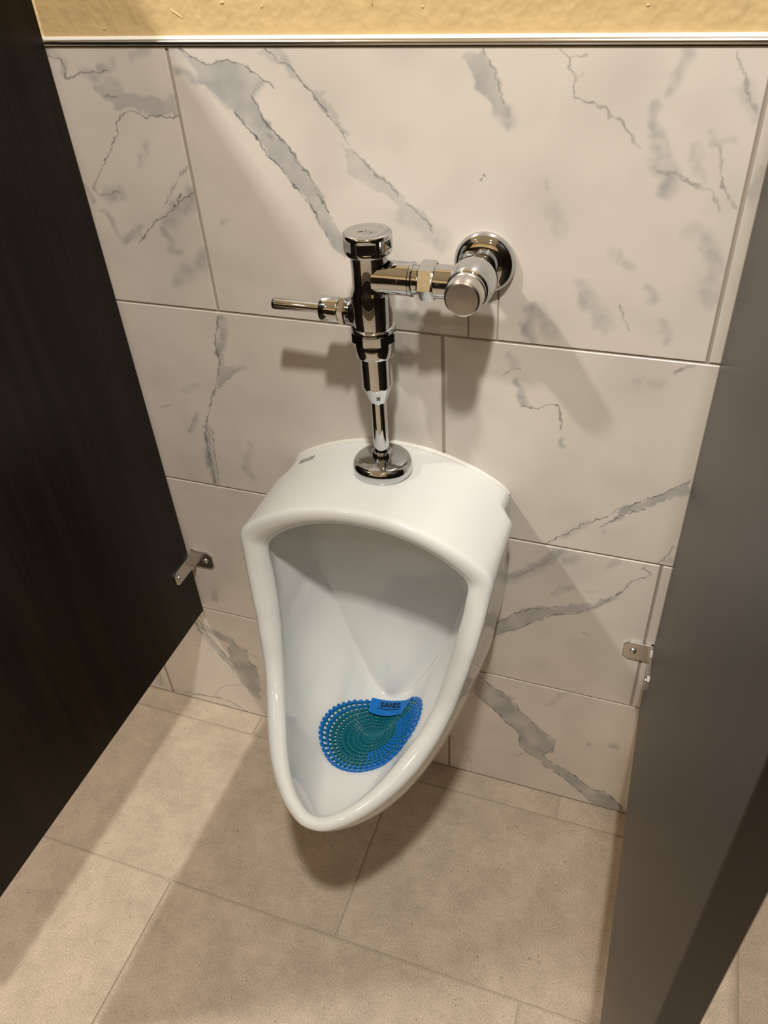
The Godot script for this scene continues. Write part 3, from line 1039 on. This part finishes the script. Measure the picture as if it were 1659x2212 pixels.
func bowl_height(x: float, z: float) -> float:
	var fx := (x + 0.12) / 0.24 * GRID_N - 0.5
	var fz := (z - 0.05) / 0.34 * GRID_N - 0.5
	var sum := 0.0
	var wsum := 0.0
	for j in range(-2, 4):
		for i in range(-2, 4):
			var gx := int(floor(fx)) + i
			var gz := int(floor(fz)) + j
			if gx < 0 or gz < 0 or gx >= GRID_N or gz >= GRID_N:
				continue
			var v := bowl_grid[gz * GRID_N + gx]
			if v < 0.0:
				continue
			var w := exp(-((gx - fx) * (gx - fx) + (gz - fz) * (gz - fz)) * 0.6)
			sum += v * w
			wsum += w
	return sum / wsum if wsum > 0.0 else 0.32

func lettering(text: String, height: float, depth: float, slant := false) -> TextMesh:
	var f := SystemFont.new()
	f.font_names = PackedStringArray(["Droid Sans"])
	f.font_weight = 400 if slant else 700
	f.font_italic = slant
	var t := TextMesh.new()
	t.text = text
	t.font = f
	t.font_size = 64
	t.pixel_size = height / 46.0
	t.depth = depth
	t.curve_step = 2.0
	return t

# ------------------------------------------------------------------ flush valve

func build_flush_valve() -> void:
	var v := thing("flush_valve", "chrome manual flush valve with side lever above the urinal", "flush valve", Vector3(0.2435, 0.7375, 0.060))
	var up := Transform3D()
	var c: Material = mats.chrome
	var st := begin()
	lathe(st, [Vector2(0.0, -0.0005), Vector2(0.0380, -0.0005), Vector2(0.0390, 0.001), Vector2(0.0392, 0.007), Vector2(0.0387, 0.0115), Vector2(0.0372, 0.0152), Vector2(0.0345, 0.0178), Vector2(0.031, 0.0190), Vector2(0.024, 0.0203), Vector2(0.016, 0.0220), Vector2(0.0, 0.0232)], 64, up, 40.0)
	part(st, "spud_flange", c, v)
	st = begin()
	lathe(st, [Vector2(0.0135, 0.0222), Vector2(0.0135, 0.0285), Vector2(0.0122, 0.0302), Vector2(0.0104, 0.0308), Vector2(0.0, 0.0308)], 40, up, 30.0)
	part(st, "collar", c, v)
	st = begin()
	lathe(st, [Vector2(0.0097, 0.030), Vector2(0.0097, 0.104)], 40, up)
	part(st, "flush_pipe", c, v)
	st = begin()
	lathe(st, [Vector2(0.0097, 0.1035), Vector2(0.0104, 0.1042), Vector2(0.0110, 0.1062), Vector2(0.0172, 0.1228), Vector2(0.0186, 0.1262), Vector2(0.0190, 0.130), Vector2(0.0190, 0.172)], 48, up, 20.0)
	part(st, "vacuum_breaker_tube", c, v)
	st = begin()
	lathe(st, [Vector2(0.0190, 0.1690), Vector2(0.0236, 0.1692), Vector2(0.0244, 0.1702), Vector2(0.0244, 0.1855), Vector2(0.0238, 0.1868), Vector2(0.0225, 0.1872)], 48, up, 40.0)
	part(st, "lower_ring", c, v)
	st = begin()
	nut(st, 0.0268, 0.1865, 0.2010, 8, up, 0.15)
	part(st, "coupling_nut", c, v)
	st = begin()
	lathe(st, [Vector2(0.0245, 0.2000), Vector2(0.0262, 0.2008), Vector2(0.0264, 0.2028), Vector2(0.0256, 0.2048), Vector2(0.0238, 0.2058), Vector2(0.0222, 0.2062)], 56, up, 45.0)
	part(st, "coupling_ring", c, v)
	st = begin()
	lathe(st, [Vector2(0.0226, 0.203), Vector2(0.0232, 0.208), Vector2(0.0236, 0.215), Vector2(0.0236, 0.243), Vector2(0.0228, 0.2475), Vector2(0.0212, 0.2505), Vector2(0.0205, 0.2545), Vector2(0.0203, 0.275), Vector2(0.0212, 0.288), Vector2(0.0222, 0.2935)], 56, up, 30.0)
	part(st, "valve_body", c, v)
	# cap: round, with six flats cut into its side and a ringed top
	var rings := []
	var heights := [[0.2905, 0.0240, 0], [0.2912, 0.0256, 0], [0.2930, 0.0268, 0], [0.2965, 0.0271, 0], [0.2970, 0.0271, 1], [0.3070, 0.0271, 1], [0.3090, 0.0271, 1], [0.3096, 0.0271, 0], [0.3120, 0.0270, 0], [0.3134, 0.0264, 0], [0.3142, 0.0252, 0], [0.3144, 0.0240, 0], [0.3145, 0.0190, 0], [0.3144, 0.0176, 0], [0.3139, 0.0168, 0], [0.3139, 0.0120, 0], [0.3141, 0.0080, 0], [0.3145, 0.0040, 0], [0.3146, 0.00001, 0]]
	for hh in heights:
		var ring := PackedVector3Array()
		for k in 120:
			var t := TAU * k / 120.0
			var r: float = hh[1]
			if hh[2] == 1:
				var m := fmod(t + 0.3, TAU / 6.0) - TAU / 12.0
				r = minf(r, 0.0250 / cos(m))
			ring.append(Vector3(cos(t) * r, hh[0], sin(t) * r))
		rings.append(ring)
	st = begin()
	skin(st, rings, true, -1.0)
	var cap := part(st, "valve_cap", c, v)
	# raised mark on the cap
	st = begin()
	for a in [[-0.0035, 0.0005, 0.007, 0.0012, 62.0], [0.0008, -0.0005, 0.007, 0.0012, 62.0], [-0.0065, 0.003, 0.005, 0.0011, 20.0], [0.0045, 0.002, 0.005, 0.0011, -50.0]]:
		var b := Basis.from_euler(Vector3(0, deg_to_rad(a[4]), 0)) * Basis(Vector3(1, 0, 0), Vector3(0, 0, -1), Vector3(0, 1, 0))
		slab(st, rect(-a[2] / 2, -a[3] / 2, a[2] / 2, a[3] / 2), 0.0012, 0.0003, Rect2(-1, -1, 2, 2), Transform3D(b, Vector3(a[0], 0.3150, a[1])))
	part(st, "raised_mark", c, cap)
	# small pressed mark on the cone
	st = begin()
	for a in [Vector2(-0.0013, -0.0020), Vector2(0.0013, -0.0020), Vector2(-0.0013, 0.0020), Vector2(0.0013, 0.0020), Vector2(0, 0)]:
		lathe(st, [Vector2(0.0013, -0.0006), Vector2(0.0012, 0.0002), Vector2(0.0, 0.0003)], 12, Transform3D(Basis.from_euler(Vector3(deg_to_rad(108), 0, 0)).rotated(Vector3.UP, 0.38), Vector3(0.0, 0.1140, 0.0).rotated(Vector3.UP, 0.38) + Vector3(sin(0.38), 0, cos(0.38)) * (0.01395 + a.y * 0.36) + Vector3(cos(0.38) * a.x, a.y, -sin(0.38) * a.x)))
	part(st, "pressed_mark", mats.grey_ink, v)
	# lever on the side away from the supply
	var left := Transform3D(Basis.from_euler(Vector3(0, 0, PI / 2)), Vector3(0, 0.2195, 0))
	st = begin()
	lathe(st, [Vector2(0.0165, 0.012), Vector2(0.0160, 0.0225), Vector2(0.0142, 0.0255), Vector2(0.0122, 0.0265), Vector2(0.0118, 0.031)], 36, left, 30.0)
	part(st, "handle_socket", c, v)
	st = begin()
	nut(st, 0.0172, 0.0300, 0.0400, 6, left, 0.2)
	part(st, "handle_nut", c, v)
	st = begin()
	lathe(st, [Vector2(0.0120, 0.0395), Vector2(0.0144, 0.0402), Vector2(0.0149, 0.0415), Vector2(0.0149, 0.0605), Vector2(0.0144, 0.0622), Vector2(0.0132, 0.0628), Vector2(0.0, 0.0628)], 40, left, 40.0)
	part(st, "handle_collar", c, v)
	st = begin()
	lathe(st, [Vector2(0.0057, 0.062), Vector2(0.0060, 0.080), Vector2(0.0071, 0.122), Vector2(0.0072, 0.1245), Vector2(0.0067, 0.1255), Vector2(0.0, 0.1257)], 32, left, 30.0)
	part(st, "lever", c, v)
	# arm to the control stop
	var arm := Transform3D(Basis.from_euler(Vector3(0, 0, -PI / 2)), Vector3(0, 0.2645, 0))
	st = begin()
	lathe(st, [Vector2(0.0200, 0.008), Vector2(0.0194, 0.018), Vector2(0.0186, 0.024), Vector2(0.0184, 0.0480), Vector2(0.0192, 0.0490), Vector2(0.0192, 0.0512), Vector2(0.0178, 0.0522), Vector2(0.0160, 0.0524)], 44, arm, 30.0)
	part(st, "outlet_sleeve", c, v)
	st = begin()
	lathe(st, [Vector2(0.0162, 0.050), Vector2(0.0162, 0.096)], 40, arm)
	part(st, "tail_pipe", c, v)
	st = begin()
	nut(st, 0.0218, 0.0590, 0.0770, 6, arm, 0.35)
	part(st, "tail_nut", c, v)
	st = begin()
	lathe(st, [Vector2(0.0162, 0.0768), Vector2(0.0183, 0.0775), Vector2(0.0183, 0.104)], 40, arm, 30.0)
	part(st, "stop_inlet", c, v)
	# control stop standing out of the wall
	var out := Transform3D(Basis.from_euler(Vector3(PI / 2, 0, 0)), Vector3(0.1160, 0.2650, -0.060))
	st = begin()
	lathe(st, [Vector2(0.0350, 0.0004), Vector2(0.0354, 0.0020), Vector2(0.0346, 0.0055), Vector2(0.0320, 0.0095), Vector2(0.0270, 0.0130), Vector2(0.0215, 0.0148), Vector2(0.0172, 0.0155), Vector2(0.0160, 0.0156)], 64, out, 40.0)
	part(st, "wall_flange", c, v)
	st = begin()
	lathe(st, [Vector2(0.0158, 0.0004), Vector2(0.0158, 0.0400)], 40, out)
	part(st, "supply_sleeve", c, v)
	st = begin()
	lathe(st, [Vector2(0.0150, 0.0340), Vector2(0.0185, 0.0350), Vector2(0.0225, 0.0385), Vector2(0.0250, 0.0450), Vector2(0.0256, 0.0530), Vector2(0.0252, 0.0640), Vector2(0.0242, 0.0730), Vector2(0.0226, 0.0790), Vector2(0.0212, 0.0805), Vector2(0.0200, 0.0808)], 56, out, 40.0)
	part(st, "stop_body", c, v)
	st = begin()
	lathe(st, [Vector2(0.0196, 0.0800), Vector2(0.0214, 0.0812), Vector2(0.0214, 0.0835), Vector2(0.0202, 0.0843), Vector2(0.0202, 0.0858), Vector2(0.0210, 0.0866), Vector2(0.0208, 0.0920), Vector2(0.0200, 0.0985), Vector2(0.0190, 0.1005), Vector2(0.0172, 0.1016), Vector2(0.0, 0.1018)], 56, out, 30.0)
	part(st, "stop_cap", mats.steel, v)

# ------------------------------------------------------------------ blue screen mat in the bowl

const MAT_X := 0.0010
const MAT_Z := 0.1800
const MAT_R := 0.0725
const MAT_TURN := 0.15

func mat_point(u: float, v: float, lift: float) -> Vector3:
	# u to the right, v towards the back of the bowl
	var x := MAT_X + u * cos(MAT_TURN) - v * sin(MAT_TURN) * -1.0
	var z := MAT_Z - (v * cos(MAT_TURN) + u * sin(MAT_TURN))
	return Vector3(x, bowl_height(x, z) + lift, z)

# a bar following a list of (u, v) points over the bowl floor
func strip(st: SurfaceTool, line: Array, wide: float, low: float, high: float, closed := false) -> void:
	var cnt := line.size()
	var rings := []
	var rows := cnt + 1 if closed else cnt
	for i in rows:
		var a: Vector2 = line[(i + cnt - 1) % cnt] if closed or i > 0 else line[0]
		var b: Vector2 = line[(i + 1) % cnt] if closed or i < cnt - 1 else line[cnt - 1]
		var d := (b - a).normalized()
		var s := Vector2(-d.y, d.x) * wide / 2.0
		var p: Vector2 = line[i % cnt]
		var m := mat_point(p.x, p.y, 0.0)
		var l := mat_point((p + s).x, (p + s).y, 0.0)
		var r := mat_point((p - s).x, (p - s).y, 0.0)
		rings.append(PackedVector3Array([l + Vector3(0, low, 0), l + Vector3(0, high * 0.75, 0), m + Vector3(0, high, 0), r + Vector3(0, high * 0.75, 0), r + Vector3(0, low, 0)]))
	skin(st, rings, false, 1.0)

func outline(t: float) -> Vector2:
	# rounded mat with a straight back edge; t = 0 points to the right
	var r := MAT_R
	var p := Vector2(cos(t) * r * 0.93, sin(t) * r * 1.02)
	p.y = minf(p.y, 0.0655)
	return p

func build_screen_mat() -> void:
	var o := thing("urinal_screen", "blue and teal plastic mesh screen mat lying in the urinal bowl", "screen mat", Vector3(MID, 0, 0))
	var ring_shape := []
	for k in 120:
		ring_shape.append(outline(TAU * k / 120.0))
	var st := begin()
	strip(st, ring_shape, 0.0034, 0.0002, 0.0052, true)
	part(st, "outer_rim", mats.blue_plastic, o)
	# bristle tips round the edge
	st = begin()
	for k in 52:
		var t := TAU * k / 52.0
		var p := outline(t)
		if p.y > 0.064 and absf(p.x) < 0.026:
			continue
		var n := p.normalized()
		strip(st, [p - n * 0.0012, p + n * 0.0014, p + n * 0.0034], 0.0050, 0.0004, 0.0050)
	part(st, "edge_bristles", mats.blue_plastic, o)
	# concentric mesh rings and radial ribs
	for band in [[2, 9, mats.teal_plastic], [9, 10, mats.blue_plastic]]:
		st = begin()
		for k in range(band[0], band[1]):
			var f := k / 10.0
			var line := []
			for j in 96:
				line.append(outline(TAU * j / 96.0) * f)
			strip(st, line, 0.0042, 0.0002, 0.0046, true)
		part(st, "mesh_rings", band[2], o)
	for blue in [false, true]:
		st = begin()
		for k in 52:
			var t := TAU * k / 52.0
			var right_side := cos(t + 0.25) > 0.55
			if blue and not right_side:
				continue
			var line := []
			for j in 9:
				line.append(outline(t) * lerpf((0.10 if k % 2 == 0 else 0.34) if not blue else 0.5, 0.985 if blue or not right_side else 0.55, j / 8.0))
			strip(st, line, 0.0029 if not blue else 0.0036, 0.0002, 0.0052 if not blue else 0.0058)
		part(st, "mesh_ribs", mats.blue_plastic if blue else mats.teal_plastic, o)
	st = begin()
	var hub := []
	for j in 24:
		hub.append(Vector2(cos(TAU * j / 24.0), sin(TAU * j / 24.0)) * 0.006)
	strip(st, hub, 0.012, 0.0002, 0.0050, true)
	part(st, "hub", mats.teal_plastic, o)
	# solid tab with print
	var rows := []
	for j in 8:
		var row := PackedVector3Array()
		var vv := lerpf(0.0675, 0.0405, j / 7.0)
		var wide := lerpf(0.0330, 0.0265, j / 7.0)
		for i in 15:
			row.append(tab_point(lerpf(-wide, wide, i / 14.0), vv - 0.004 * (1.0 - pow(absf(i / 7.0 - 1.0), 2.0)) * (j / 7.0), 0.0062))
		rows.append(row)
	st = begin()
	skin(st, rows, false, -1.0)
	var edge := [PackedVector3Array(), PackedVector3Array()]
	for i in 15:
		edge[0].append(rows[0][i])
		edge[1].append(rows[0][i] - Vector3(0, 0.006, 0))
	skin(st, edge, false, 1.0)
	var tab := part(st, "label_tab", mats.blue_plastic, o)
	var spots := {0: -0.0135, 1: -0.0065, 2: 0.0015, 3: 0.0075, 4: 0.0130}
	for k in 5:
		var letter := put(lettering("SANIS"[k], 0.0088, 0.0008), "printed_letter", mats.ink, tab)
		place_on_tab(letter, Vector2(spots[k] + 0.0015, 0.0575))
	var line2 := begin()
	var arc := []
	for i in 13:
		var x := lerpf(-0.016, 0.019, i / 12.0)
		arc.append(Vector2(x, 0.0500 - 0.0012 * cos((i / 12.0 - 0.5) * PI)))
	var upper := PackedVector3Array()
	var lower := PackedVector3Array()
	for q in arc:
		upper.append(tab_point(q.x, q.y + 0.0007, 0.0066))
		lower.append(tab_point(q.x, q.y - 0.0007, 0.0066))
	skin(line2, [upper, lower], false, -1.0)
	part(line2, "printed_line", mats.ink, tab)

# the stiff tab bridges the hollow of the bowl
func tab_point(u: float, v: float, lift: float) -> Vector3:
	var p := mat_point(u, v, 0.0)
	var ends := (mat_point(-0.031, v, 0.0).y + mat_point(0.031, v, 0.0).y) / 2.0
	p.y = maxf(p.y, lerpf(p.y, ends, 0.6)) + lift
	return p

func place_on_tab(n: Node3D, at: Vector2) -> void:
	var p := tab_point(at.x, at.y, 0.0068)
	var right := (tab_point(at.x + 0.006, at.y, 0.0) - tab_point(at.x - 0.006, at.y, 0.0)).normalized()
	var back := (tab_point(at.x, at.y + 0.006, 0.0) - tab_point(at.x, at.y - 0.006, 0.0)).normalized()
	var nrm := right.cross(back).normalized()
	n.transform = Transform3D(Basis(right, nrm.cross(right), nrm), p)
